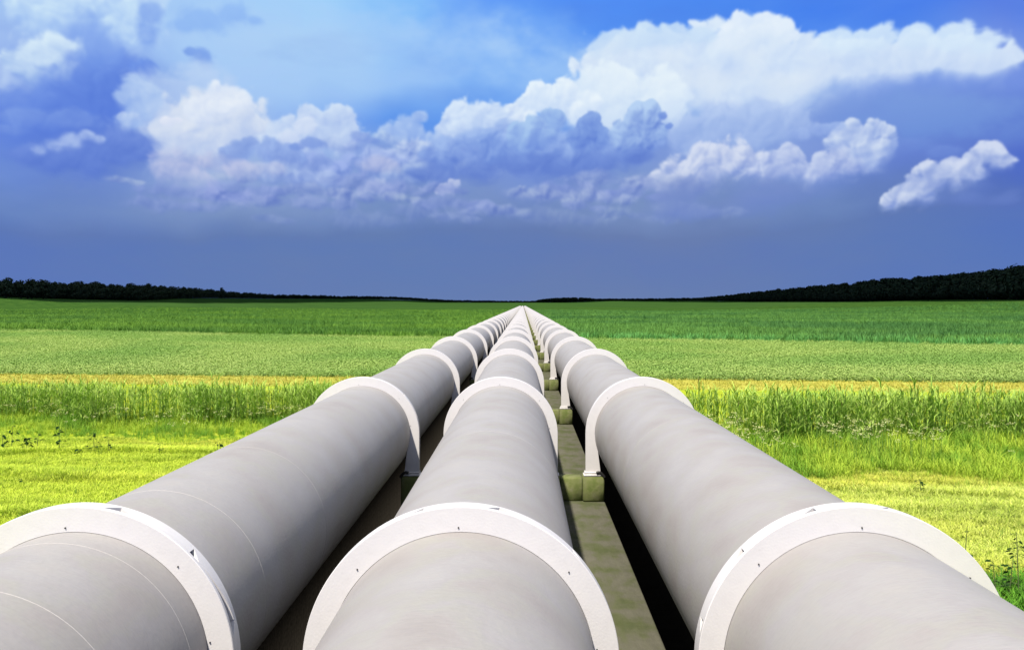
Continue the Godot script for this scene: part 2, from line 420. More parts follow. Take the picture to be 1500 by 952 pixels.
# ------------------------------------------------------------------ materials
func make_materials() -> void:
	var smooth_grain := noise_tex(35, 0.05, [[0.0, 0.90, 0.90, 0.90], [0.5, 0.97, 0.97, 0.97], [1.0, 1.0, 1.0, 1.0]], 3)
	var fine := noise_tex(31, 0.06, [[0.0, 0.80, 0.80, 0.80], [0.5, 0.93, 0.93, 0.93], [1.0, 1.0, 1.0, 1.0]], 4)
	var coarse := noise_tex(32, 0.012, [[0.2, 0.82, 0.82, 0.83], [0.5, 0.94, 0.94, 0.94], [0.8, 1.0, 1.0, 1.0]], 5)
	M.bump = noise_tex(33, 0.03, [], 5, 512, true, 6.0)
	M.grit = noise_tex(34, 0.12, [], 4, 512, true, 5.0)
	for k in 3:
		var tint: Array = [[0.10, 0.270, 0.250, 0.243], [0.34, 0.290, 0.271, 0.266], [0.47, 0.293, 0.287, 0.270], [0.58, 0.295, 0.281, 0.285], [0.72, 0.305, 0.295, 0.298], [0.92, 0.316, 0.303, 0.297]]
		var t := noise_tex(40 + k, 0.007, tint, 6)
		var m := surface(t, Vector3(0.40, 0.75, 0.42), 0.52, M.grit, 0.05, false)
		m.metallic_specular = 0.4
		m.uv1_offset = Vector3(0.31 * k, 0.17 * k, 0.43 * k)
		detail(m, smooth_grain, Vector3(0.5, 1.1, 3.2), false)
		M["pipe%d" % k] = m
	var wt := noise_tex(50, 0.02, [[0.0, 0.55, 0.535, 0.545], [0.4, 0.57, 0.556, 0.566], [1.0, 0.578, 0.565, 0.575]], 5)
	M.white = surface(wt, Vector3(1.1, 1.1, 1.1), 0.42, M.grit, 0.05)
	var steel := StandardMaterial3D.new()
	steel.albedo_color = lin(0.10, 0.095, 0.09); steel.roughness = 0.7  # dark grey paints shade into the collar hollow, whose web is white
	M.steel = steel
	M.seam = surface(noise_tex(51, 0.1, [[0.2, 0.30, 0.285, 0.28], [0.8, 0.40, 0.38, 0.37]], 3, 256), Vector3(3, 3, 3), 0.5)
	M.seam_soft = surface(noise_tex(52, 0.1, [[0.2, 0.275, 0.260, 0.256], [0.8, 0.325, 0.310, 0.305]], 3, 256), Vector3(3, 3, 3), 0.5)
	var rub := StandardMaterial3D.new()
	rub.albedo_color = lin(0.012, 0.012, 0.013); rub.roughness = 0.55
	M.rubber = rub
	var bolt := StandardMaterial3D.new()
	bolt.albedo_color = lin(0.06, 0.055, 0.05); bolt.roughness = 0.5; bolt.metallic = 0.6
	M.bolt = bolt
	var ct := noise_tex(60, 0.008, [[0.15, 0.045, 0.060, 0.012], [0.38, 0.072, 0.080, 0.036], [0.55, 0.088, 0.086, 0.062], [0.9, 0.112, 0.108, 0.080]], 6)
	M.concrete = surface(ct, Vector3(0.75, 0.75, 0.55), 0.92, M.bump, 0.45)
	detail(M.concrete, fine, Vector3(2.0, 2.0, 2.0))
	var pt := noise_tex(61, 0.012, [[0.2, 0.095, 0.125, 0.026], [0.5, 0.15, 0.17, 0.058], [0.9, 0.19, 0.19, 0.11]], 5)
	M.mossy = surface(pt, Vector3(0.9, 0.9, 0.9), 0.92, M.bump, 0.25)
	detail(M.mossy, fine, Vector3(2.4, 2.4, 2.4))
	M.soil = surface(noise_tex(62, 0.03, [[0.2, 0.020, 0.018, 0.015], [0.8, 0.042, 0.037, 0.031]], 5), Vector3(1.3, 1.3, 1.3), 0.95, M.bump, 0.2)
	# fields
	M.lawn = surface(noise_tex(70, 0.02, [[0.15, 0.20, 0.27, 0.016], [0.45, 0.31, 0.40, 0.024], [0.62, 0.36, 0.42, 0.034], [0.9, 0.42, 0.42, 0.055]], 6), Vector3(0.25, 0.25, 0.25), 0.95, M.bump, 0.8)
	detail(M.lawn, fine, Vector3(1.7, 1.7, 1.7))
	M.stubble = surface(noise_tex(71, 0.02, [[0.15, 0.26, 0.25, 0.04], [0.5, 0.37, 0.35, 0.065], [0.9, 0.43, 0.40, 0.09]], 5), Vector3(0.12, 0.12, 0.5), 0.95, M.bump, 0.6)
	M.crop = surface(noise_tex(72, 0.03, [[0.15, 0.10, 0.18, 0.03], [0.5, 0.17, 0.28, 0.052], [0.9, 0.22, 0.32, 0.07]], 5), Vector3(0.2, 0.2, 0.2), 0.95, M.bump, 1.0)
	detail(M.crop, coarse, Vector3(0.02, 0.02, 0.035))
	M.grain = surface(noise_tex(73, 0.012, [[0.12, 0.020, 0.058, 0.012], [0.45, 0.033, 0.084, 0.017], [0.7, 0.050, 0.108, 0.020], [0.95, 0.075, 0.132, 0.026]], 6), Vector3(0.012, 0.012, 0.030), 0.95, M.bump, 1.0)
	detail(M.grain, fine, Vector3(0.05, 0.05, 0.16))
	M.far = surface(noise_tex(74, 0.012, [[0.1, 0.026, 0.066, 0.016], [0.9, 0.042, 0.092, 0.020]], 4), Vector3(0.003, 0.003, 0.006), 0.95)
	M.bark = surface(noise_tex(75, 0.04, [[0.2, 0.02, 0.017, 0.013], [0.9, 0.05, 0.04, 0.03]], 4, 256), Vector3(0.4, 0.2, 0.4), 0.95)

# ------------------------------------------------------------------ ground
func land(x: float, z: float) -> float:
	# z is the distance ahead of the camera
	var h := 10.5 * smoothstep(600.0, 3200.0, z)
	h += 11.0 * smoothstep(230.0, 520.0, -x) * smoothstep(180.0, 640.0, z)
	h += 5.5 * smoothstep(130.0, 300.0, x) * smoothstep(160.0, 430.0, z)
	h += 0.9 * sin(x * 0.019 + 1.3) * sin(z * 0.013 + x * 0.004) * smoothstep(150.0, 260.0, z) * smoothstep(20.0, 70.0, absf(x)) * (1.0 - smoothstep(700.0, 1200.0, z))
	return h

func yellow_start(x: float) -> float: return 25.0 - 0.09 * clampf(x, -60.0, 60.0)
func crop_start(x: float) -> float: return 28.1 - 0.09 * clampf(x, -60.0, 60.0)
func grain_start(x: float) -> float: return clampf(60.5 - 0.36 * x, 42.0, 96.0) + 1.2 * sin(x * 0.11)

func sheet(xs: PackedFloat32Array, near_fn: Callable, far_fn: Callable, rows: int, power := 1.0) -> ArrayMesh:
	var st := SurfaceTool.new()
	st.begin(Mesh.PRIMITIVE_TRIANGLES)
	st.set_smooth_group(1)
	var grid := []
	for i in xs.size():
		var col := PackedVector3Array()
		var a: float = near_fn.call(xs[i]); var b: float = far_fn.call(xs[i])
		for j in rows + 1:
			var z := lerpf(a, b, pow(float(j) / rows, power))
			col.append(Vector3(xs[i], land(xs[i], z), -z))
		grid.append(col)
	for i in xs.size() - 1:
		for j in rows:
			var p: Vector3 = grid[i][j]; var q: Vector3 = grid[i + 1][j]; var r: Vector3 = grid[i + 1][j + 1]; var s: Vector3 = grid[i][j + 1]
			for v in [p, s, r, p, r, q]: st.add_vertex(v)
	st.generate_normals()
	return st.commit()

func spread(a: float, b: float, n: int, power: float) -> PackedFloat32Array:
	var out := PackedFloat32Array()
	for i in n + 1: out.append(lerpf(a, b, pow(float(i) / n, power)))
	return out

func build_ground() -> void:
	var left := spread(TRENCH_LEFT, -900.0, 60, 2.2); left.reverse()
	var right := spread(TRENCH_RIGHT, 900.0, 60, 2.2)
	for xs in [left, right]:
		var side := "left" if xs[0] < 0 else "right"
		tag(top("mown_ground_" + side, sheet(xs, func(_x): return -30.0, yellow_start, 4), M.lawn), "bright yellow-green mown meadow %s of the pipelines" % side, "ground", "", "structure")
		tag(top("stubble_ground_" + side, sheet(xs, yellow_start, crop_start, 1), M.stubble), "narrow strip of yellow stubble %s of the pipelines" % side, "ground", "", "structure")
		tag(top("crop_ground_" + side, sheet(xs, crop_start, grain_start, 6), M.crop), "pale green crop field %s of the pipelines" % side, "ground", "", "structure")
		tag(top("grain_ground_" + side, sheet(xs, grain_start, func(_x): return 620.0, 40, 1.6), M.grain), "dark green grain field %s of the pipelines" % side, "ground", "", "structure")
	var all := PackedFloat32Array()
	for v in spread(-900.0, -6000.0, 10, 1.5): all.append(v)
	all.reverse(); all.remove_at(all.size() - 1)
	all.append_array(left)
	all.append_array(right)
	for v in spread(900.0, 6000.0, 10, 1.5).slice(1): all.append(v)
	tag(top("ground", sheet(all, func(_x): return 620.0, func(_x): return 7000.0, 26, 1.8), M.far), "far dark green farmland reaching the horizon", "ground", "", "structure")
	# the trench the supports stand in, between two added banks that block light from the sides
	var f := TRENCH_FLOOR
	var floor_line := [Vector2(-2.76, 0.90), Vector2(-2.70, 0.88), Vector2(-2.42, 0.08), Vector2(-2.13, -0.10), Vector2(-2.11, f), Vector2(1.80, f), Vector2(2.0, 0.0), Vector2(2.20, 0.88), Vector2(2.26, 0.90)]  # left ledge added to catch sun, floor sunk deeper to darken the gap
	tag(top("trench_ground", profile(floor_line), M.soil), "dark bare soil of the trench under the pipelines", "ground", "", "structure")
	tag(top("added_bank_ground_left", profile([Vector2(TRENCH_LEFT, -0.01), Vector2(-3.2, 0.52), Vector2(-2.90, 0.88), Vector2(-2.76, 0.90)]), M.lawn), "added grassy bank that blocks sun below the leftmost pipeline", "ground", "", "structure")
	tag(top("added_bank_ground_right", profile([Vector2(2.26, 0.90), Vector2(2.40, 0.88), Vector2(2.75, 0.5), Vector2(TRENCH_RIGHT, -0.01)]), M.lawn), "added grassy bank that blocks skylight below the rightmost pipeline", "ground", "", "structure")

func profile(line: Array) -> ArrayMesh:
	# a cross-section drawn out along the pipelines, closed at the far end
	var st := SurfaceTool.new()
	st.begin(Mesh.PRIMITIVE_TRIANGLES)
	for i in line.size() - 1:
		var a: Vector2 = line[i]; var b: Vector2 = line[i + 1]
		for v in [Vector3(a.x, a.y, 30), Vector3(a.x, a.y, -620), Vector3(b.x, b.y, -620), Vector3(a.x, a.y, 30), Vector3(b.x, b.y, -620), Vector3(b.x, b.y, 30)]: st.add_vertex(v)
	var f := TRENCH_FLOOR - 0.01
	for i in line.size() - 1:
		for q in [line[i], Vector2(line[i].x, f), Vector2(line[i + 1].x, f), line[i], Vector2(line[i + 1].x, f), line[i + 1]]: st.add_vertex(Vector3(q.x, q.y, -620))
	st.generate_normals()
	return st.commit()

# ------------------------------------------------------------------ forest
func crown_mesh(seed_: int, h: float, w: float, leaves: int) -> ArrayMesh:
	var rng := RandomNumberGenerator.new(); rng.seed = seed_
	var st := SurfaceTool.new()
	st.begin(Mesh.PRIMITIVE_TRIANGLES)
	var lobes := []
	for k in 11:
		var y := rng.randf_range(0.26, 0.84) * h
		var span := w * 0.5 * sqrt(maxf(0.08, 1.0 - pow((y / h - 0.5) / 0.52, 2.0)))
		var a := rng.randf() * TAU
		var q := rng.randf_range(0.1, 0.75) * span
		lobes.append([Vector3(cos(a) * q, y, sin(a) * q), rng.randf_range(0.17, 0.30) * w])
	lobes.append([Vector3(0, h * 0.86, 0), 0.18 * w])
	lobes.append([Vector3(0, h * 0.3, 0), 0.38 * w])
	lobes.append([Vector3(0, h * 0.55, 0), 0.36 * w])
	for k in leaves:
		var l: Array = lobes[rng.randi() % lobes.size()]
		var d := Vector3(rng.randfn(), rng.randfn(), rng.randfn()).normalized()
		var p: Vector3 = l[0] + d * l[1] * pow(rng.randf(), 0.35)
		if p.y < 0.25: p.y = rng.randf_range(0.25, 1.5)
		var s := rng.randf_range(0.28, 0.62) * w / 9.0
		var t := d.cross(Vector3(rng.randfn(), rng.randfn(), rng.randfn())).normalized()
		var b := d.cross(t).normalized()
		var tone := rng.randf_range(0.6, 1.3)
		st.set_color(Color(0.036 * tone, 0.048 * tone, 0.028 * tone))
		var c0 := p - t * s * 1.2; var c1 := p + b * s * rng.randf_range(0.5, 1.0); var c2 := p + t * s * 1.2 + d * s * 0.3; var c3 := p - b * s * rng.randf_range(0.5, 1.0)
		for v in [c0, c1, c2, c0, c2, c3]: st.add_vertex(v)
	st.generate_normals()
	return st.commit()

func trunk_mesh(h: float, r: float) -> ArrayMesh:
	var st := SurfaceTool.new()
	st.begin(Mesh.PRIMITIVE_TRIANGLES)
	st.set_smooth_group(1)
	var bones := [[Vector3.ZERO, Vector3(0.1, h * 0.75, 0), r, r * 0.35], [Vector3(0, h * 0.35, 0), Vector3(h * 0.17, h * 0.6, 0.5), r * 0.4, r * 0.15], [Vector3(0, h * 0.42, 0), Vector3(-h * 0.16, h * 0.66, -0.6), r * 0.4, r * 0.15]]
	for bn in bones: limb(st, bn[0], bn[1], bn[2], bn[3], 6)
	st.generate_normals()
	return st.commit()

func limb(st: SurfaceTool, a: Vector3, b: Vector3, ra: float, rb: float, n: int) -> void:
	var d := (b - a).normalized()
	var u := d.cross(Vector3.RIGHT if absf(d.x) < 0.8 else Vector3.UP).normalized()
	var w := d.cross(u)
	for i in n:
		var t0 := TAU * i / n; var t1 := TAU * (i + 1) / n
		var e0 := u * cos(t0) + w * sin(t0); var e1 := u * cos(t1) + w * sin(t1)
		for v in [a + e0 * ra, b + e1 * rb, b + e0 * rb, a + e0 * ra, a + e1 * ra, b + e1 * rb]: st.add_vertex(v)

const TO_SUN := Vector3(-0.235, 0.80, 0.46)

func build_shade_clouds() -> void:
	# unseen opaque meshes added to shade the woods; above the frame, towards the sun
	var mat := StandardMaterial3D.new()
	mat.albedo_color = lin(0.75, 0.76, 0.78)
	mat.roughness = 1.0
	mat.metallic_specular = 0.0
	var bumps := FastNoiseLite.new(); bumps.seed = 8; bumps.frequency = 0.004; bumps.fractal_octaves = 4
	for arm in [[-1100.0, -345.0, 622.0, 2300.0, "added unseen cloud mesh that shades the left forest"], [258.0, 1100.0, 382.0, 2300.0, "added unseen cloud mesh that shades the right ridge"], [-1300.0, 1300.0, 2280.0, 3700.0, "added unseen cloud mesh that shades the far middle woods"]]:
		var st := SurfaceTool.new()
		st.begin(Mesh.PRIMITIVE_TRIANGLES)
		st.set_smooth_group(1)
		var n := 44
		var sides := []
		for s in [1.0, -1.0]:
			var rows := []
			for i in n + 1:
				var row := PackedVector3Array()
				for j in n + 1:
					var u := float(i) / n; var v := float(j) / n
					var rim := sqrt(maxf(0.0, (1.0 - pow(absf(2.0 * u - 1.0), 6.0)) * (1.0 - pow(absf(2.0 * v - 1.0), 6.0))))
					var gx := lerpf(arm[0], arm[1], u); var gz := lerpf(arm[2], arm[3], v)
					gx += bumps.get_noise_2d(gz * 2.0, 40.0 + arm[0]) * 16.0; gz += bumps.get_noise_2d(gx * 2.0, 90.0) * 22.0
					var h := 0.40 * gz + 70.0
					var p := Vector3(gx, 0, -gz) + TO_SUN * (h / TO_SUN.y)
					p.y += s * rim * (55.0 + 60.0 * absf(bumps.get_noise_2d(gx * 2.5, gz * 2.5 + s * 500.0)))
					row.append(p)
				rows.append(row)
			sides.append(rows)
		for k in 2:
			var g: Array = sides[k]
			for i in n:
				for j in n:
					var a: Vector3 = g[i][j]; var b: Vector3 = g[i + 1][j]; var c: Vector3 = g[i + 1][j + 1]; var d: Vector3 = g[i][j + 1]
					for q in ([a, d, c, a, c, b] if k == 0 else [a, c, d, a, b, c]): st.add_vertex(q)
		st.generate_normals()
		tag(top("cloud", st.commit(), mat), arm[4], "cloud", "", "structure")  # added light blocker, apart from the clouds painted in the sky

func ahead(px: float, z: float) -> float:      # metres to the side at a distance z for a tangent given in 1/1167
	return (px - 766.0) / 1167.0 * z

func build_forest() -> void:
	var rng := RandomNumberGenerator.new(); rng.seed = 5
	var mat := leafy(lin(0.004, 0.007, 0.003), 0.9)
	mat.metallic_specular = 0.1
	var crowns := []
	for k in 4: crowns.append(crown_mesh(100 + k, 10.0, 8.0 + k * 0.8, 900))
	var trunk := trunk_mesh(10.0, 0.30)
	# masses along a line of [direction, distance, tree height]; the direction is a tangent in 1/1167
	var woods := [
		[[[-60, 690.0, 14.5], [0, 690.0, 14.5], [120, 730.0, 15.0], [200, 800.0, 15.5], [290, 1150.0, 15.5], [330, 1500.0, 15.0], [400, 2200.0, 14.0], [500, 2800.0, 14.0], [720, 3000.0, 9.0]], 1000, "dark forest edge shrinking from the left frame side towards the pipelines"],
		[[[1570, 400.0, 18.5], [1500, 440.0, 18.0], [1400, 540.0, 17.5], [1300, 640.0, 18.5], [1200, 860.0, 17.8], [1100, 1350.0, 16.5], [1026, 2700.0, 12.0]], 1100, "black wooded ridge rising to the right frame side"],
		[[[690, 3100.0, 8.5], [760, 3150.0, 7.5], [900, 3100.0, 11.0], [960, 3000.0, 10.5], [1000, 3000.0, 13.0], [1050, 3000.0, 13.0]], 420, "thin far strip of dark trees along the middle horizon"],
	]
	for wi in woods.size():
		var line: Array = woods[wi][0]
		var count: int = woods[wi][1]
		var mm := MultiMesh.new()
		mm.transform_format = MultiMesh.TRANSFORM_3D
		mm.mesh = crowns[wi]
		mm.instance_count = count
		for k in count:
			var px := lerpf(line[0][0], line[-1][0], (k + rng.randf()) / count)
			var i := 0
			while i < line.size() - 2 and (px - line[i + 1][0]) * (line[-1][0] - line[0][0]) > 0.0: i += 1
			var u := clampf((px - line[i][0]) / (line[i + 1][0] - line[i][0]), 0.0, 1.0)
			var z := 1.0 / lerpf(1.0 / line[i][1], 1.0 / line[i + 1][1], u)
			var deep := rng.randf() * 0.07
			z *= 1.0 + deep
			var x := ahead(px, z)
			var h := lerpf(line[i][2], line[i + 1][2], u) * rng.randf_range(0.70, 1.06) / 10.0
			var w := h * rng.randf_range(0.95, 1.4) * (1.0 + 0.3 * smoothstep(1500.0, 3000.0, z))
			mm.set_instance_transform(k, Transform3D(Basis(Vector3.UP, rng.randf() * TAU).scaled(Vector3(w, h, w)), Vector3(x, land(x, z) - 0.4, -z)))
		var o := MultiMeshInstance3D.new()
		o.name = numbered("forest")
		o.multimesh = mm
		o.material_override = mat
		add_child(o, true)
		tag(o, woods[wi][2], "forest", "", "stuff")
	# the low wooded mound on the middle horizon
	var mm2 := MultiMesh.new()
	mm2.transform_format = MultiMesh.TRANSFORM_3D
	mm2.mesh = crowns[3]
	mm2.instance_count = 130
	for k in 130:
		var u := rng.randf()
		var x := lerpf(ahead(786, 2900), ahead(874, 2900), u)
		var h := (0.7 + 1.0 * pow(sin(PI * u), 0.6)) * rng.randf_range(0.9, 1.05)
		var z := 2900.0 + rng.randf_range(0, 60)
		mm2.set_instance_transform(k, Transform3D(Basis(Vector3.UP, rng.randf() * TAU).scaled(Vector3(1.7, h, 1.7)), Vector3(x, land(x, z) - 0.3, -z)))
	var o2 := MultiMeshInstance3D.new()
	o2.name = numbered("forest")
	o2.multimesh = mm2
	o2.material_override = mat
	add_child(o2, true)
	tag(o2, "low dark wooded mound on the horizon just right of the pipelines", "forest", "", "stuff")
	# trees whose crowns stand out of the two forest edges
	var lone := [
		[8, 640.0, 16.0, "tallest round-topped dark tree at the left frame edge"],
		[30, 650.0, 15.5, "dark tree second from the left frame edge"],
		[46, 660.0, 16.0, "dark bushy tree third from the left frame edge"],
		[63, 672.0, 16.0, "dark round tree fourth from the left frame edge"],
		[80, 700.0, 15.5, "dark tree fifth from the left frame edge"],
		[112, 750.0, 16.5, "broad dark tree beside the gap at the left forest edge"],
		[142, 800.0, 17.0, "broad flat-topped dark tree in the left forest edge"],
		[172, 860.0, 15.5, "small dark tree right of the flat-topped one, left forest"],
		[188, 900.0, 16.5, "dark tree with a pointed top in the left forest edge"],
		[215, 950.0, 17.0, "dark tree standing above its neighbours in the left forest edge"],
		[256, 1050.0, 15.5, "low dark tree midway along the left forest edge"],
		[285, 1120.0, 15.5, "dark tree just left of the round one, left forest"],
		[324, 1230.0, 17.5, "round dark tree that ends the taller left forest"],
		[1140, 1120.0, 18.0, "dark tree poking out of the low end of the right ridge"],
		[1195, 900.0, 17.5, "round dark tree in the dip of the right ridge"],
		[1216, 850.0, 18.5, "first taller dark tree past the dip of the right ridge"],
		[1278, 700.0, 18.0, "dark tree midway up the right wooded ridge"],
		[1400, 540.0, 17.5, "dark tree two thirds up the right wooded ridge"],
		[1462, 468.0, 18.0, "broad dark tree near the right frame edge on the ridge"],
		[1492, 440.0, 18.5, "last dark tree at the right frame edge"],
	]
	for t in lone:
		var x := ahead(t[0], t[1])
		var n := base("dark_tree", Vector3(x, land(x, t[1]) - 0.1, -t[1]), rng.randf() * TAU)
		var s: float = t[2] / 10.0
		var c := part("crown", crowns[rng.randi() % 4], mat, n); c.scale = Vector3(s, s, s)
		var tr := part("trunk", trunk, M.bark, n); tr.scale = Vector3(s, s, s)
		tag(n, t[3], "tree", "trees along the forest edges")

# ------------------------------------------------------------------ pipelines
func sweep(pairs: Array, loop: Array) -> ArrayMesh:
	# pairs: [outer Vector2, inner Vector2] along the saddle; loop: [share from outer to inner, z] closed section
	var st := SurfaceTool.new()
	st.begin(Mesh.PRIMITIVE_TRIANGLES)
	var at := func(i: int, j: int) -> Vector3:
		var p: Vector2 = pairs[i][0].lerp(pairs[i][1], loop[j][0])
		return Vector3(p.x, p.y, loop[j][1])
	for j in loop.size():
		var j2 := (j + 1) % loop.size()
		st.set_smooth_group(j + 1)
		for i in pairs.size() - 1:
			var a: Vector3 = at.call(i, j); var b: Vector3 = at.call(i + 1, j); var c: Vector3 = at.call(i + 1, j2); var d: Vector3 = at.call(i, j2)
			for v in [a, b, c, a, c, d]: st.add_vertex(v)
	for e in [0, pairs.size() - 1]:
		st.set_smooth_group(40 + e)
		for j in range(1, loop.size() - 1):
			var a: Vector3 = at.call(e, 0); var b: Vector3 = at.call(e, j); var c: Vector3 = at.call(e, j + 1)
			for v in ([a, b, c] if e == 0 else [a, c, b]): st.add_vertex(v)
	st.generate_normals()
	return st.commit()

func saddle_pairs(steps: int, outer: float, inner: float, foot: float) -> Array:
	var p := []
	p.append([Vector2(-outer, foot) * RF, Vector2(-0.74, foot) * RF])
	p.append([Vector2(-outer, -0.30) * RF, Vector2(-0.785, -0.30) * RF])
	for i in steps + 1:
		var a := PI - PI * i / steps
		p.append([Vector2(cos(a), sin(a)) * outer * RF, Vector2(cos(a), sin(a)) * inner * RF])
	p.append([Vector2(outer, -0.30) * RF, Vector2(0.785, -0.30) * RF])
	p.append([Vector2(outer, foot) * RF, Vector2(0.74, foot) * RF])
	return p

func band_mesh(from_deg: float, to_deg: float, taper: float) -> ArrayMesh:
	# cover strip of the rim, degrees right of the top; its start is cut on the slant, its front edge may draw back by taper
	var st := SurfaceTool.new()
	st.begin(Mesh.PRIMITIVE_TRIANGLES)
	var n := 14
	var z_back := -0.0700; var z_front := -0.0225
	var rows := []
	for i in n + 1:
		var u := float(i) / n
		var a_back := deg_to_rad(lerpf(from_deg, to_deg, u))
		var a_front := deg_to_rad(lerpf(from_deg + signf(to_deg - from_deg) * 5.0, to_deg, u))
		var zf := z_front - taper * smoothstep(0.0, 1.0, u)
		var ro := RF * 0.999; var ri := RF * 0.972
		rows.append([Vector3(sin(a_front) * ro, cos(a_front) * ro, zf), Vector3(sin(a_back) * ro, cos(a_back) * ro, z_back), Vector3(sin(a_back) * ri, cos(a_back) * ri, z_back), Vector3(sin(a_front) * ri, cos(a_front) * ri, zf)])
	for j in 4:
		st.set_smooth_group(j + 1)
		for i in n:
			var a: Vector3 = rows[i][j]; var b: Vector3 = rows[i + 1][j]; var c: Vector3 = rows[i + 1][(j + 1) % 4]; var d: Vector3 = rows[i][(j + 1) % 4]
			for v in [a, c, b, a, d, c]: st.add_vertex(v)
	for e in [0, n]:
		st.set_smooth_group(20 + e)
		for v in [rows[e][0], rows[e][1], rows[e][2], rows[e][0], rows[e][2], rows[e][3]]: st.add_vertex(v)
	st.generate_normals()
	return st.commit()

func slab(lo: Vector3, hi: Vector3, c := 0.012) -> ArrayMesh:
	# a block with chamfered edges
	var st := SurfaceTool.new()
	st.begin(Mesh.PRIMITIVE_TRIANGLES)
	var ctr := (lo + hi) * 0.5
	var h := (hi - lo) * 0.5
	c = minf(c, minf(h.x, minf(h.y, h.z)) * 0.45)
	var pt := func(sx: float, sy: float, sz: float, ax: int) -> Vector3:
		var q := Vector3(sx * (h.x - c), sy * (h.y - c), sz * (h.z - c))
		if ax == 0: q.x = sx * h.x
		elif ax == 1: q.y = sy * h.y
		else: q.z = sz * h.z
		return ctr + q
	var quad := func(a: Vector3, b: Vector3, cc: Vector3, d: Vector3) -> void:
		var nrm := (b - a).cross(cc - a)
		if nrm.dot((a + cc) * 0.5 - ctr) > 0.0:
			for v in [a, cc, b, a, d, cc]: st.add_vertex(v)
		else:
			for v in [a, b, cc, a, cc, d]: st.add_vertex(v)
	for s in [-1.0, 1.0]:
		quad.call(pt.call(s, -1, -1, 0), pt.call(s, 1, -1, 0), pt.call(s, 1, 1, 0), pt.call(s, -1, 1, 0))
		quad.call(pt.call(-1, s, -1, 1), pt.call(1, s, -1, 1), pt.call(1, s, 1, 1), pt.call(-1, s, 1, 1))
		quad.call(pt.call(-1, -1, s, 2), pt.call(1, -1, s, 2), pt.call(1, 1, s, 2), pt.call(-1, 1, s, 2))
		for t in [-1.0, 1.0]:
			quad.call(pt.call(s, t, -1, 0), pt.call(s, t, 1, 0), pt.call(s, t, 1, 1), pt.call(s, t, -1, 1))
			quad.call(pt.call(s, -1, t, 0), pt.call(s, 1, t, 0), pt.call(s, 1, t, 2), pt.call(s, -1, t, 2))
			quad.call(pt.call(-1, s, t, 1), pt.call(1, s, t, 1), pt.call(1, s, t, 2), pt.call(-1, s, t, 2))
			for w in [-1.0, 1.0]:
				var a: Vector3 = pt.call(s, t, w, 0); var b: Vector3 = pt.call(s, t, w, 1); var cc: Vector3 = pt.call(s, t, w, 2)
				if (b - a).cross(cc - a).dot(a - ctr) > 0.0:
					for v in [a, cc, b]: st.add_vertex(v)
				else:
					for v in [a, b, cc]: st.add_vertex(v)
	st.generate_normals()
	return st.commit()

func tube(points: PackedVector3Array, r: float, n: int) -> ArrayMesh:
	var st := SurfaceTool.new()
	st.begin(Mesh.PRIMITIVE_TRIANGLES)
	st.set_smooth_group(1)
	for i in points.size() - 1: limb(st, points[i], points[i + 1], r, r, n)
	st.generate_normals()
	return st.commit()

func pipe_mesh(length: float, segs: int) -> ArrayMesh:
	var st := SurfaceTool.new()
	st.begin(Mesh.PRIMITIVE_TRIANGLES)
	for i in segs:
		var a0 := TAU * i / segs; var a1 := TAU * (i + 1) / segs
		var e0 := Vector3(sin(a0), cos(a0), 0); var e1 := Vector3(sin(a1), cos(a1), 0)
		var b := Vector3(0, 0, -length)
		for v in [[e0, e0 * RP], [e1, e1 * RP + b], [e1, e1 * RP], [e0, e0 * RP], [e0, e0 * RP + b], [e1, e1 * RP + b]]:
			st.set_normal(v[0]); st.add_vertex(v[1])
	return st.commit()

func seam_mesh() -> ArrayMesh:
	# a flat weld bead round the pipe
	var st := SurfaceTool.new()
	st.begin(Mesh.PRIMITIVE_TRIANGLES)
	st.set_smooth_group(1)
	var prof := [Vector2(-0.0035, -0.001), Vector2(-0.0015, 0.0012), Vector2(0.0015, 0.0012), Vector2(0.0035, -0.001)]
	var n := 96
	for i in n:
		var a0 := TAU * i / n; var a1 := TAU * (i + 1) / n
		for j in 3:
			var p: Vector2 = prof[j]; var q: Vector2 = prof[j + 1]
			var v0 := Vector3(sin(a0) * (RP + p.y), cos(a0) * (RP + p.y), p.x); var v1 := Vector3(sin(a1) * (RP + p.y), cos(a1) * (RP + p.y), p.x)
			var v2 := Vector3(sin(a1) * (RP + q.y), cos(a1) * (RP + q.y), q.x); var v3 := Vector3(sin(a0) * (RP + q.y), cos(a0) * (RP + q.y), q.x)
			for v in [v0, v2, v1, v0, v3, v2]: st.add_vertex(v)
	st.generate_normals()
	return st.commit()

func ring_z(k: int) -> float: return -(Z_FIRST + STEP * k)

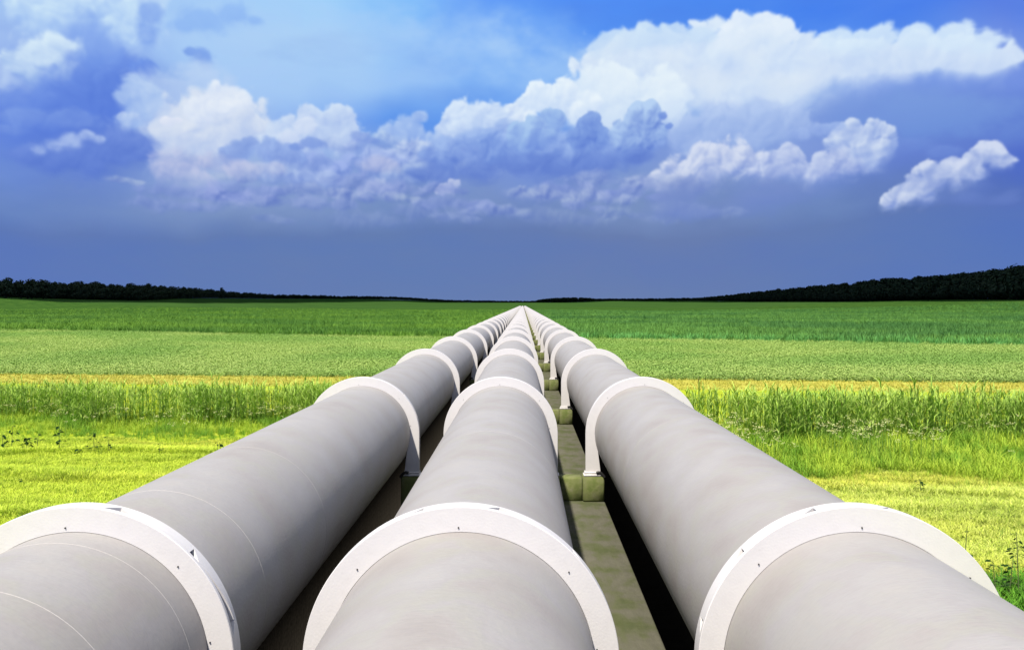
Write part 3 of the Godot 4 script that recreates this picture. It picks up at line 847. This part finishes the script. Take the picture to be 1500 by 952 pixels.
func build_pipelines() -> void:
	var front := sweep(saddle_pairs(72, 1.0, 0.841, -0.66), [[0.0, -0.0035], [0.025, 0.0], [0.985, 0.0], [1.0, -0.002], [1.0, -0.020], [0.0, -0.020]])
	var rear := sweep(saddle_pairs(72, 0.996, 0.841, -0.66), [[0.0, -0.0705], [1.0, -0.0705], [1.0, -0.092], [0.0, -0.092]])
	var plain := sweep(saddle_pairs(40, 1.0, 0.841, -0.66), [[0.0, 0.0], [1.0, 0.0], [1.0, -0.085], [0.0, -0.085]])
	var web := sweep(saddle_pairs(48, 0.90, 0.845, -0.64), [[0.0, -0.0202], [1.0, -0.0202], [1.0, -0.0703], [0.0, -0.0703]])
	var bands := []
	var cuts := [-88.0, -74.0, -44.5, -14.0, 14.0, 45.0, 75.0, 88.0]
	for i in cuts.size() - 1:
		if cuts[i + 1] <= 14.5: bands.append([cuts[i + 1], cuts[i]])
		else: bands.append([cuts[i], cuts[i + 1]])
	var band_meshes := []
	for b in bands: band_meshes.append(band_mesh(b[0], b[1], 0.0))
	var tapered := band_mesh(45.0, 75.0, 0.038)
	var foot := slab(Vector3(-0.105, -0.011, -0.110), Vector3(0.092, 0.0, 0.024), 0.003)
	var pad := slab(Vector3(-0.092, -0.005, -0.095), Vector3(0.080, 0.0, 0.018), 0.001)
	var sole := slab(Vector3(-0.105, -0.013, -0.115), Vector3(0.094, 0.0, 0.030), 0.003)
	var mortar := slab(Vector3(-0.118, -0.012, -0.125), Vector3(0.108, 0.0, 0.040), 0.004)
	var hose_pts := PackedVector3Array()
	for i in 9:
		var u := i / 8.0
		hose_pts.append(Vector3(lerpf(0.035, 0.135, u), 0.004 + 0.018 * sin(u * PI * 0.9) - 0.06 * u * u, 0.040))
	var hose := tube(hose_pts, 0.017, 8)
	var bolt := CylinderMesh.new()
	bolt.top_radius = 0.0032; bolt.bottom_radius = 0.0036; bolt.height = 0.006; bolt.radial_segments = 10; bolt.rings = 1
	var sections := [pipe_mesh(STEP - 0.0006, 128), pipe_mesh(STEP - 0.0006, 48), pipe_mesh(STEP - 0.0006, 24)]
	var seam := seam_mesh()
	var labels := ["leftmost of the three grey steel pipelines, its right flank in deep shade", "middle grey steel pipeline between the other two", "rightmost of the three grey steel pipelines, beside the mossy concrete footing"]
	var seams := [[[-0.803, 0], [-0.955, 0], [-1.226, 0]], [], []]
	for p in 3:
		var root := base("pipeline", Vector3(PIPE_X[p], AXIS, 0))
		tag(root, labels[p], "pipeline", "three parallel pipelines")
		for k in range(-2, RINGS):
			var lod := 0 if k < 6 else (1 if k < 24 else 2)
			part("pipe_section", sections[lod], M["pipe%d" % posmod(k * 2 + p, 3)], root, Vector3(0, 0, ring_z(k) - 0.045 + 0.0003))
		for s in seams[p]:
			part("weld_seam", seam, M.seam, root, Vector3(0, 0, Z_FIRST * s[0]))
		for k in range(0, 5):
			part("weld_seam", seam, M.seam_soft, root, Vector3(0, 0, ring_z(k) - 2.1 - 0.7 * p))
		for k in range(-1, RINGS):
			var near := k < 9
			var ring := part("saddle_ring", front if near else plain, M.white, root, Vector3(0, 0, ring_z(k)))
			if k > 34: continue
			if near:
				part("rear_plate", rear, M.white, ring)
				part("web", web, M.steel, ring)  # darkened so the rim notches look shaded
				for i in band_meshes.size():
					part("rim_cover", tapered if p == 0 and bands[i][0] == 45.0 else band_meshes[i], M.white, ring)
				for d in [[-4.0, 0.87], [46.0, 0.90], [80.0, 0.862], [-50.0, 0.89]]:
					if k > 1: break
					var a := deg_to_rad(d[0] + p * 3.0)
					var bo := part("bolt", bolt, M.bolt, ring, Vector3(sin(a) * RF * d[1], cos(a) * RF * d[1], 0.002))
					bo.rotation.x = PI / 2
			for s in [-1.0, 1.0]:
				var x: float = s * 0.87 * RF
				part("base_plate", foot, M.white, ring, Vector3(x, -0.6603 * RF, 0))
				if k > 20: continue
				part("bearing_pad", pad, M.rubber, ring, Vector3(x, -0.6603 * RF - 0.0112, 0))
				part("sole_plate", sole, M.white, ring, Vector3(x, -0.6603 * RF - 0.0164, 0))
				part("mortar_bed", mortar, M.white, ring, Vector3(x, -0.6603 * RF - 0.0296, 0))
				var h := part("rubber_hose", hose, M.rubber, ring, Vector3(x, -0.6603 * RF - 0.006, 0.0))
				if s > 0: h.scale.x = -1.0

# ------------------------------------------------------------------ concrete
func build_footing() -> void:
	var top_y := EYE - 3.44 * RF
	var strip := top("concrete_footing", slab(Vector3(0.10, TRENCH_FLOOR + 0.001, -PIPE_END), Vector3(1.435 * RF, top_y, 14.0), 0.015), M.concrete)
	tag(strip, "long mossy grey concrete footing strip between the middle and right pipelines", "footing")
	var pier_top := AXIS - 0.6603 * RF - 0.0418
	var tall := slab(Vector3(-0.128, 0, -0.20), Vector3(0.135, pier_top - top_y, 0.045), 0.02)
	var low := slab(Vector3(-0.40, 0, -0.24), Vector3(-0.131, pier_top - top_y - 0.03, 0.0), 0.015)
	var post := slab(Vector3(-0.13, 0, -0.20), Vector3(0.13, pier_top - TRENCH_FLOOR - 0.0015, 0.045), 0.02)
	var order := ["nearest", "second nearest", "third nearest", "fourth nearest", "fifth nearest", "sixth nearest", "seventh nearest", "eighth nearest"]
	for k in 35:
		# the piers the photograph shows: left feet of the right pipeline
		var n := base("concrete_pier", Vector3(PIPE_X[2] - 0.87 * RF, top_y, ring_z(k)))
		part("block", tall, M.mossy, n)
		part("low_block", low, M.mossy, n)
		if k < 8: tag(n, "%s mossy concrete pier under the rightmost pipeline's left foot" % order[k], "pier", "piers on the concrete footing")
		else: tag(n, "far small concrete pier in the row under the rightmost pipeline", "pier", "far piers on the concrete footing")
	# the other feet stand on plain posts in the trench
	var short_post := slab(Vector3(-0.13, 0, -0.20), Vector3(0.118, pier_top - top_y, 0.045), 0.02)
	var feet := [[0, -1.0, "leftmost pipeline's outer foot"], [0, 1.0, "leftmost pipeline's right foot"], [1, -1.0, "middle pipeline's left foot"], [1, 1.0, "middle pipeline's right foot"], [2, 1.0, "rightmost pipeline's outer foot"]]
	for ft in feet:
		for k in 8:
			var on_strip: bool = ft[0] == 1 and ft[1] > 0.0
			var q := top("concrete_pier", short_post if on_strip else post, M.mossy, Vector3(PIPE_X[ft[0]] + ft[1] * 0.87 * RF, top_y if on_strip else TRENCH_FLOOR + 0.0015, ring_z(k)))
			tag(q, "%s concrete pier under the %s" % [order[k], ft[2]], "pier", "piers between the pipelines")

# ------------------------------------------------------------------ plants
func blade(st: SurfaceTool, foot: Vector3, dir: Vector3, h: float, w: float, bend: float, c: Color, segs := 2) -> void:
	var side := dir.cross(Vector3.UP).normalized()
	var prev_l := foot - side * w * 0.5; var prev_r := foot + side * w * 0.5
	for i in segs:
		var u := float(i + 1) / segs
		var mid := foot + Vector3.UP * h * (u - bend * 0.35 * u * u) + dir * h * bend * u * u
		var ww := w * (1.0 - u * u) * 0.5
		st.set_color(c)
		if i == segs - 1:
			for v in [prev_l, mid, prev_r]: st.add_vertex(v)
		else:
			var l := mid - side * ww; var r := mid + side * ww
			for v in [prev_l, l, r, prev_l, r, prev_r]: st.add_vertex(v)
			prev_l = l; prev_r = r

func tuft(seed_: int, n: int, spread_r: float, h0: float, h1: float, w: float, bend: float, c0: Color, c1: Color, segs := 2) -> ArrayMesh:
	var rng := RandomNumberGenerator.new(); rng.seed = seed_
	var st := SurfaceTool.new()
	st.begin(Mesh.PRIMITIVE_TRIANGLES)
	for k in n:
		var a := rng.randf() * TAU
		var q := sqrt(rng.randf()) * spread_r
		var d := Vector3(cos(a + rng.randf_range(-1, 1)), 0, sin(a + rng.randf_range(-1, 1)))
		blade(st, Vector3(cos(a) * q, -0.01, sin(a) * q), d.normalized(), rng.randf_range(h0, h1), w * rng.randf_range(0.7, 1.3), bend * rng.randf_range(0.3, 1.6), c0.lerp(c1, rng.randf()), segs)
	st.generate_normals()
	return st.commit()

func reed(seed_: int) -> ArrayMesh:
	var rng := RandomNumberGenerator.new(); rng.seed = seed_
	var st := SurfaceTool.new()
	st.begin(Mesh.PRIMITIVE_TRIANGLES)
	var lean := Vector3(rng.randf_range(-0.05, 0.12), 0, rng.randf_range(-0.08, 0.08))
	var h := rng.randf_range(0.80, 1.0)
	st.set_color(Color(0.10, 0.20, 0.030))
	limb(st, Vector3.ZERO, lean + Vector3(0, h, 0), 0.004, 0.002, 3)
	for k in 13:
		var u := rng.randf_range(0.10, 0.97)
		var a := rng.randf() * TAU
		var d := Vector3(cos(a) + 0.35, 0, sin(a)).normalized()
		var g := rng.randf_range(0.7, 1.25)
		blade(st, lean * u + Vector3(0, h * u, 0), d, rng.randf_range(0.16, 0.32), rng.randf_range(0.014, 0.024), rng.randf_range(0.5, 1.3), Color(0.30 * g, 0.44 * g, 0.080 * g), 3)
	if seed_ % 3 == 0:
		for k in 5:
			var a := rng.randf() * TAU
			blade(st, lean + Vector3(0, h * 0.97, 0), Vector3(cos(a), 0, sin(a)), rng.randf_range(0.09, 0.15), 0.008, 0.25, Color(0.10, 0.10, 0.035), 2)
	st.generate_normals()
	return st.commit()

func leaf_clump(seed_: int, n: int, r: float, h: float, s: float, c0: Color, c1: Color) -> ArrayMesh:
	var rng := RandomNumberGenerator.new(); rng.seed = seed_
	var st := SurfaceTool.new()
	st.begin(Mesh.PRIMITIVE_TRIANGLES)
	for k in n:
		var a := rng.randf() * TAU
		var q := sqrt(rng.randf()) * r
		var p := Vector3(cos(a) * q, h * rng.randf_range(0.15, 1.0) * (1.0 - 0.4 * q / r), sin(a) * q)
		var d := Vector3(rng.randfn() * 0.55, 1.0, rng.randfn() * 0.55).normalized()
		var t := d.cross(Vector3(cos(a * 3.0), 0, sin(a * 3.0))).normalized()
		var b := d.cross(t).normalized()
		var ss := s * rng.randf_range(0.6, 1.3)
		st.set_color(c0.lerp(c1, rng.randf()))
		for v in [p - t * ss, p + b * ss * 0.5, p + t * ss, p - t * ss, p + t * ss, p - b * ss * 0.5]: st.add_vertex(v)
	st.generate_normals()
	return st.commit()

func scatter(called: String, label: String, category: String, meshes: Array, mat: Material, places: Array) -> void:
	# places: [Transform3D, Color]; shared out between the mesh kinds, one object for each kind
	var bins := []
	for m in meshes: bins.append([])
	for i in places.size(): bins[i % meshes.size()].append(places[i])
	var root := base(called, Vector3.ZERO)
	tag(root, label, category, "", "stuff")
	for b in meshes.size():
		var mm := MultiMesh.new()
		mm.transform_format = MultiMesh.TRANSFORM_3D
		mm.use_colors = true
		mm.mesh = meshes[b]
		mm.instance_count = bins[b].size()
		for i in bins[b].size():
			mm.set_instance_transform(i, bins[b][i][0])
			mm.set_instance_color(i, bins[b][i][1])
		var o := MultiMeshInstance3D.new()
		o.name = "tufts"
		o.multimesh = mm
		o.material_override = mat
		o.set_meta("kind", "stuff")
		root.add_child(o, true)

func place(rng: RandomNumberGenerator, x: float, z: float, s0: float, s1: float, c: Color) -> Array:
	var s := rng.randf_range(s0, s1)
	return [Transform3D(Basis(Vector3.UP, rng.randf() * TAU).scaled(Vector3(s, s * rng.randf_range(0.85, 1.08), s)), Vector3(x, land(x, z), -z)), c]

func reed_front(x: float) -> float: return 16.3 - 0.135 * x - 0.8 * smoothstep(0.0, 3.0, x) + 0.35 * sin(x * 0.9) + 0.25 * sin(x * 2.3 + 1.0)
func weed_front(x: float) -> float: return reed_front(x) - (2.4 if x < 0.0 else 2.6) + 0.3 * sin(x * 1.3 + 0.6)

func clear_of_pipes(x: float) -> bool: return x < TRENCH_LEFT - 0.02 or x > TRENCH_RIGHT + 0.02

func build_vegetation() -> void:
	var rng := RandomNumberGenerator.new(); rng.seed = 21
	var patch := FastNoiseLite.new(); patch.seed = 3; patch.frequency = 0.22; patch.fractal_octaves = 4
	var broad := FastNoiseLite.new(); broad.seed = 4; broad.frequency = 0.05; broad.fractal_octaves = 3
	var grass := leafy(lin(0.22, 0.28, 0.02), 0.7)
	# mown meadow
	var tufts := []
	for k in 5: tufts.append(tuft(200 + k, 14, 0.06, 0.035, 0.10, 0.0075, 0.7, Color(0.40, 0.50, 0.030), Color(0.55, 0.58, 0.085)))
	var places := []
	while places.size() < 110000:
		var z := rng.randf_range(5.2, 17.5)
		var x := rng.randf_range(-14.5, 13.5)
		if not clear_of_pipes(x) or absf(x) > z * 0.78 + 1.2: continue
		if z > weed_front(x) + 0.5: continue
		var n := patch.get_noise_2d(x * 2.0, z * 5.0)
		var g := broad.get_noise_2d(x * 1.4, z * 6.0 + x * 0.5)
		var c := Color(1.16, 1.2, 1.2).lerp(Color(0.84, 0.95, 0.86), clampf(n * 1.3 + 0.2, 0.0, 1.0))
		if x > 0.0: c = c * Color(1.0, 0.95, 1.9)
		if g > 0.18: c = c.lerp(Color(1.08, 0.94, 1.3), clampf((g - 0.18) * 2.5, 0.0, 0.7))
		if rng.randf() < 0.13: c = c.lerp(Color(0.30, 0.46, 0.35), rng.randf_range(0.4, 0.9))
		var ridge := exp(-pow((z - 13.6 + 0.05 * x - 0.25 * sin(x * 0.7)) / 0.22, 2.0)) + 0.7 * exp(-pow((z - 11.7 + 0.08 * x - 0.3 * sin(x * 0.5 + 1.0)) / 0.25, 2.0)) + 0.6 * exp(-pow((z - 10.1 - 0.05 * x - 0.2 * sin(x * 0.8)) / 0.2, 2.0))
		var tall := 1.0 + 0.75 * ridge + 0.5 * maxf(0.0, n)
		places.append(place(rng, x, z, 0.55 * tall, 1.15 * tall, c))
	scatter("mown_grass", "short bright yellow-green mown grass on both sides of the pipelines", "grass", tufts, grass, places)
	# fresh taller grass in the lower right corner and scattered darker tufts
	var fresh := []
	for k in 3: fresh.append(tuft(230 + k, 16, 0.07, 0.12, 0.30, 0.010, 0.8, Color(0.08, 0.24, 0.02), Color(0.16, 0.33, 0.03), 3))
	places = []
	for k in 1500:
		var x := rng.randf_range(3.3, 6.4); var z := rng.randf_range(5.2, 7.5)
		if x < 3.2 + (z - 5.2) * 0.45: continue
		places.append(place(rng, x, z, 0.7, 1.1, Color(0.9, 1, 0.9).lerp(Color(0.5, 0.6, 0.5), rng.randf())))
	for k in 260:
		var x := rng.randf_range(-11, 10); var z := rng.randf_range(8, 14.5)
		if clear_of_pipes(x): places.append(place(rng, x, z, 0.3, 0.6, Color(0.7, 0.62, 0.6).lerp(Color(0.5, 0.5, 0.4), rng.randf())))
	scatter("fresh_grass", "taller fresh green grass at the lower right beside the right pipeline", "grass", fresh, grass, places)
	# meadow weeds in front of the reeds
	var weeds := []
	for k in 4: weeds.append(tuft(240 + k, 16, 0.08, 0.16, 0.42, 0.011, 0.7, Color(0.20, 0.36, 0.032), Color(0.36, 0.48, 0.06), 3))
	places = []
	while places.size() < 9500:
		var x := rng.randf_range(-16, 14.5)
		if not clear_of_pipes(x): continue
		var u := rng.randf()
		if rng.randf() < 0.10: u = -0.45 * rng.randf() * rng.randf()
		var z := lerpf(weed_front(x), reed_front(x) + 0.5, u)
		var n := patch.get_noise_2d(x * 3.0, z * 3.0)
		var rise := lerpf(0.30, 1.0, u * u) if x < 0.0 else lerpf(0.75, 1.25, u) * (1.0 if u > 0.0 else 0.6)
		var c := Color(1.25, 1.12, 1.0).lerp(Color(0.55, 0.72, 0.6), clampf(n * 2.2 + 0.35, 0, 1))
		places.append(place(rng, x, z, rise * 0.75, rise * 1.1, c))
	scatter("meadow_weeds", "loose green weeds growing in front of the reed belt", "weeds", weeds, grass, places)
	# pale umbels
	var umb := []
	for k in 3:
		var st := SurfaceTool.new()
		st.begin(Mesh.PRIMITIVE_TRIANGLES)
		var r2 := RandomNumberGenerator.new(); r2.seed = 260 + k
		st.set_color(Color(0.16, 0.28, 0.05))
		var h := 0.46
		limb(st, Vector3.ZERO, Vector3(0.02, h, 0), 0.004, 0.0025, 3)
		for q in 7:
			var a := r2.randf() * TAU
			var p := Vector3(cos(a), 0, sin(a)) * r2.randf_range(0.01, 0.055) + Vector3(0.02, h + r2.randf_range(-0.01, 0.025), 0)
			st.set_color(Color(0.80, 0.78, 0.50).lerp(Color(0.66, 0.66, 0.26), r2.randf()))
			var s := r2.randf_range(0.005, 0.011)
			for v in [p + Vector3(-s, 0, -s), p + Vector3(s, 0.004, -s), p + Vector3(s, 0, s), p + Vector3(-s, 0, -s), p + Vector3(s, 0, s), p + Vector3(-s, 0.004, s)]: st.add_vertex(v)
			for v in [p + Vector3(-s, -s, 0), p + Vector3(s, -s, 0), p + Vector3(0, s, 0.002)]: st.add_vertex(v)
		st.generate_normals()
		umb.append(st.commit())
	places = []
	while places.size() < 620:
		var x := rng.randf_range(-15, 14)
		if not clear_of_pipes(x): continue
		var z := lerpf(weed_front(x) + 0.4, reed_front(x) + 0.2, rng.randf())
		if patch.get_noise_2d(x * 1.5 + 90.0, z) < -0.12: continue
		if x < 0.0 and rng.randf() < 0.45: continue
		places.append(place(rng, x, z, 0.75 if x < 0 else 0.9, 1.0 if x < 0 else 1.35, Color(1, 1, 1)))
	scatter("wildflowers", "small cream flower heads dotted among the weeds before the reeds", "flowers", umb, grass, places)
	# reed belt
	var reeds := []
	for k in 6: reeds.append(reed(300 + k))
	places = []
	while places.size() < 6000:
		var x := rng.randf_range(-18, 17)
		if not clear_of_pipes(x): continue
		var z := reed_front(x) + 2.4 * pow(rng.randf(), 1.2)
		var n := patch.get_noise_2d(x * 2.2, z * 2.2 + 40.0)
		if n < -0.30: continue
		var c := Color(1.28, 1.2, 1.3).lerp(Color(0.95, 1.0, 0.95), clampf(n * 1.8 + 0.35, 0, 1))
		var tall := (2.62 - (113.0 if x < 0.0 else 122.0) * z / 1167.0) / 1.02
		if rng.randf() < 0.025: tall *= 1.22
		places.append(place(rng, x, z, tall * 0.78, tall * 1.0, c))
	scatter("reed_belt", "dense belt of tall green reeds across both meadows", "reeds", reeds, leafy(lin(0.32, 0.44, 0.07), 0.6), places)
	# stubble strip
	var straw := []
	for k in 3: straw.append(tuft(320 + k, 12, 0.10, 0.05, 0.13, 0.012, 0.5, Color(0.40, 0.38, 0.06), Color(0.54, 0.50, 0.13)))
	places = []
	while places.size() < 5000:
		var x := rng.randf_range(-24, 23)
		if not clear_of_pipes(x): continue
		places.append(place(rng, x, rng.randf_range(yellow_start(x) - 0.3, crop_start(x)), 0.8, 1.3, Color(1, 1, 1).lerp(Color(0.8, 0.85, 0.6), rng.randf())))
	scatter("straw_stubble", "short yellow straw stubble in the strip behind the reeds", "stubble", straw, leafy(lin(0.06, 0.05, 0.01), 0.7), places)
	# leafy crop
	var crops := []
	for k in 4: crops.append(leaf_clump(340 + k, 60, 0.27, 0.26, 0.026, Color(0.20, 0.33, 0.065), Color(0.36, 0.47, 0.13)))
	places = []
	while places.size() < 30000:
		var z := 26.0 + 72.0 * pow(rng.randf(), 1.5)
		var x := rng.randf_range(-0.76, 0.72) * (z + 2.0)
		if not clear_of_pipes(x) or z < crop_start(x) or z > grain_start(x): continue
		var n := broad.get_noise_2d(x * 1.2, z * 1.2)
		places.append(place(rng, x, z, 0.8, 1.25, Color(0.96, 0.93, 0.98).lerp(Color(0.62, 0.74, 0.66), clampf(n * 1.8 + 0.4, 0, 1))))
	scatter("leafy_crop", "low pale green leafy crop between the straw strip and the grain", "crop", crops, leafy(lin(0.10, 0.15, 0.02), 0.65), places)
	# grain
	var grains := []
	for k in 4: grains.append(tuft(360 + k, 26, 0.34, 0.45, 0.75, 0.022, 0.45, Color(0.055, 0.165, 0.034), Color(0.10, 0.24, 0.055), 3))
	places = []
	while places.size() < 34000:
		var z := 42.0 + 330.0 * pow(rng.randf(), 2.0)
		var x := rng.randf_range(-0.74, 0.70) * (z + 2.0)
		if not clear_of_pipes(x) or z < grain_start(x): continue
		var n := broad.get_noise_2d(x * 0.5, z * 0.8)
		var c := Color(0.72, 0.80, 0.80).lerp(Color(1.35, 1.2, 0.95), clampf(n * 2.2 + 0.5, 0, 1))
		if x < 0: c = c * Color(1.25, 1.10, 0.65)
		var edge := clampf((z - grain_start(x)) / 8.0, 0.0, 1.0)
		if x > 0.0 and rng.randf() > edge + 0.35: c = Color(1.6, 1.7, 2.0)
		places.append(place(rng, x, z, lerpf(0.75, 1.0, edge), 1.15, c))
	scatter("grain_crop", "tall dark green grain standing beyond the pale crop", "crop", grains, leafy(lin(0.03, 0.07, 0.01), 0.6), places)

# ------------------------------------------------------------------ broad-leaved weeds
func weed_plant(px: float, z: float, h: float, leaves: int, size: float, bushy: float, label: String, seed_: int) -> void:
	var rng := RandomNumberGenerator.new(); rng.seed = seed_
	var x := ahead(px, z)
	var root := base("broad_leaved_weed", Vector3(x, -0.01, -z))
	tag(root, label, "weed", "dark broad-leaved weeds in the mown meadow")
	var lean := Vector3(rng.randf_range(-0.1, 0.1), 0, rng.randf_range(-0.05, 0.05)) * h
	var st := SurfaceTool.new()
	st.begin(Mesh.PRIMITIVE_TRIANGLES)
	st.set_smooth_group(1)
	limb(st, Vector3.ZERO, lean * 0.5 + Vector3(0, h * 0.5, 0), 0.006, 0.0045, 5)
	limb(st, lean * 0.5 + Vector3(0, h * 0.5, 0), lean + Vector3(0, h, 0), 0.0045, 0.002, 5)
	var spots := []
	for k in leaves:
		var u := pow(rng.randf(), bushy)
		var a := rng.randf() * TAU
		var reach := rng.randf_range(0.03, 0.13) * (1.2 - u)
		var p := lean * u + Vector3(cos(a) * reach, h * u, sin(a) * reach)
		limb(st, lean * u + Vector3(0, h * u * 0.96, 0), p, 0.002, 0.0015, 3)
		spots.append([p, a])
	st.generate_normals()
	part("stem", st.commit(), M.weed_stem, root)
	for sp in spots:
		var leaf := part("leaf", M.leaf_mesh, M.weed_leaf, root, sp[0])
		var s := size * rng.randf_range(0.6, 1.2)
		leaf.scale = Vector3(s, s, s)
		leaf.rotation = Vector3(rng.randf_range(-0.5, 0.5), -sp[1], rng.randf_range(-0.7, 0.3))

func build_weeds() -> void:
	var st := SurfaceTool.new()
	st.begin(Mesh.PRIMITIVE_TRIANGLES)
	st.set_smooth_group(1)
	# a unit leaf along +x, folded on its midrib and drooping
	var n := 6
	for i in n:
		for s in [-1.0, 1.0]:
			var q := []
			for j in 2:
				var u := float(i + j) / n
				var w := 0.36 * sin(PI * pow(u, 0.75))
				q.append(Vector3(u, -0.22 * u * u, 0)); q.append(Vector3(u, 0.10 * w - 0.22 * u * u, s * w))
			for v in ([q[0], q[2], q[3], q[0], q[3], q[1]]): st.add_vertex(v)
	st.generate_normals()
	M.leaf_mesh = st.commit()
	var leaf := StandardMaterial3D.new()
	leaf.albedo_color = lin(0.026, 0.062, 0.014)
	leaf.roughness = 0.85
	leaf.metallic_specular = 0.15
	leaf.cull_mode = BaseMaterial3D.CULL_DISABLED
	leaf.backlight_enabled = true
	leaf.backlight = lin(0.01, 0.03, 0.005)
	M.weed_leaf = leaf
	var stem := StandardMaterial3D.new()
	stem.albedo_color = lin(0.07, 0.10, 0.03)
	stem.roughness = 0.7
	M.weed_stem = stem
	weed_plant(3, 14.3, 0.30, 14, 0.075, 1.0, "dark green weed cut by the left frame edge", 1)
	weed_plant(16, 14.5, 0.42, 13, 0.075, 0.7, "tall sparse dark weed second from the left frame edge", 2)
	weed_plant(38, 14.3, 0.24, 26, 0.075, 1.0, "dense dark bushy weed near the left frame edge", 3)
	weed_plant(53, 14.4, 0.30, 12, 0.065, 1.0, "thin dark weed right of the dense bushy one", 4)
	weed_plant(86, 14.3, 0.46, 22, 0.085, 1.0, "tallest dark weed of the left meadow, with large leaves", 5)
	weed_plant(113, 13.9, 0.12, 8, 0.06, 1.0, "tiny dark weed between two taller ones, left meadow", 6)
	weed_plant(137, 14.2, 0.34, 24, 0.075, 1.1, "bushy dark weed right of the tallest one, left meadow", 7)
	weed_plant(158, 14.1, 0.30, 12, 0.065, 0.9, "loose dark weed right of the bushy one, left meadow", 8)
	weed_plant(232, 13.9, 0.22, 9, 0.065, 0.9, "small dark weed midway to the left pipeline", 9)
	weed_plant(318, 13.8, 0.25, 9, 0.075, 0.7, "dark weed beside the left pipeline", 10)
	weed_plant(30, 11.6, 0.10, 9, 0.06, 1.0, "flat dark weed low in the left meadow", 11)
	weed_plant(1412, 7.6, 0.52, 12, 0.050, 0.8, "slender dark weed showing above the right pipeline's nearest ring", 12)
	weed_plant(1462, 6.9, 0.42, 18, 0.055, 0.9, "dark weed left of the tallest one at the lower right", 13)
	weed_plant(1478, 7.0, 0.40, 18, 0.050, 0.9, "dark weed in the middle of the lower right cluster", 14)
	weed_plant(1494, 7.0, 0.62, 24, 0.055, 0.8, "tallest dark weed at the right frame edge", 15)
	weed_plant(1440, 7.0, 0.24, 16, 0.050, 1.0, "low dark weed beside the right pipeline's nearest ring", 16)
	weed_plant(1350, 11.0, 0.22, 12, 0.060, 0.8, "small green weed in the right meadow before the tall weeds", 17)
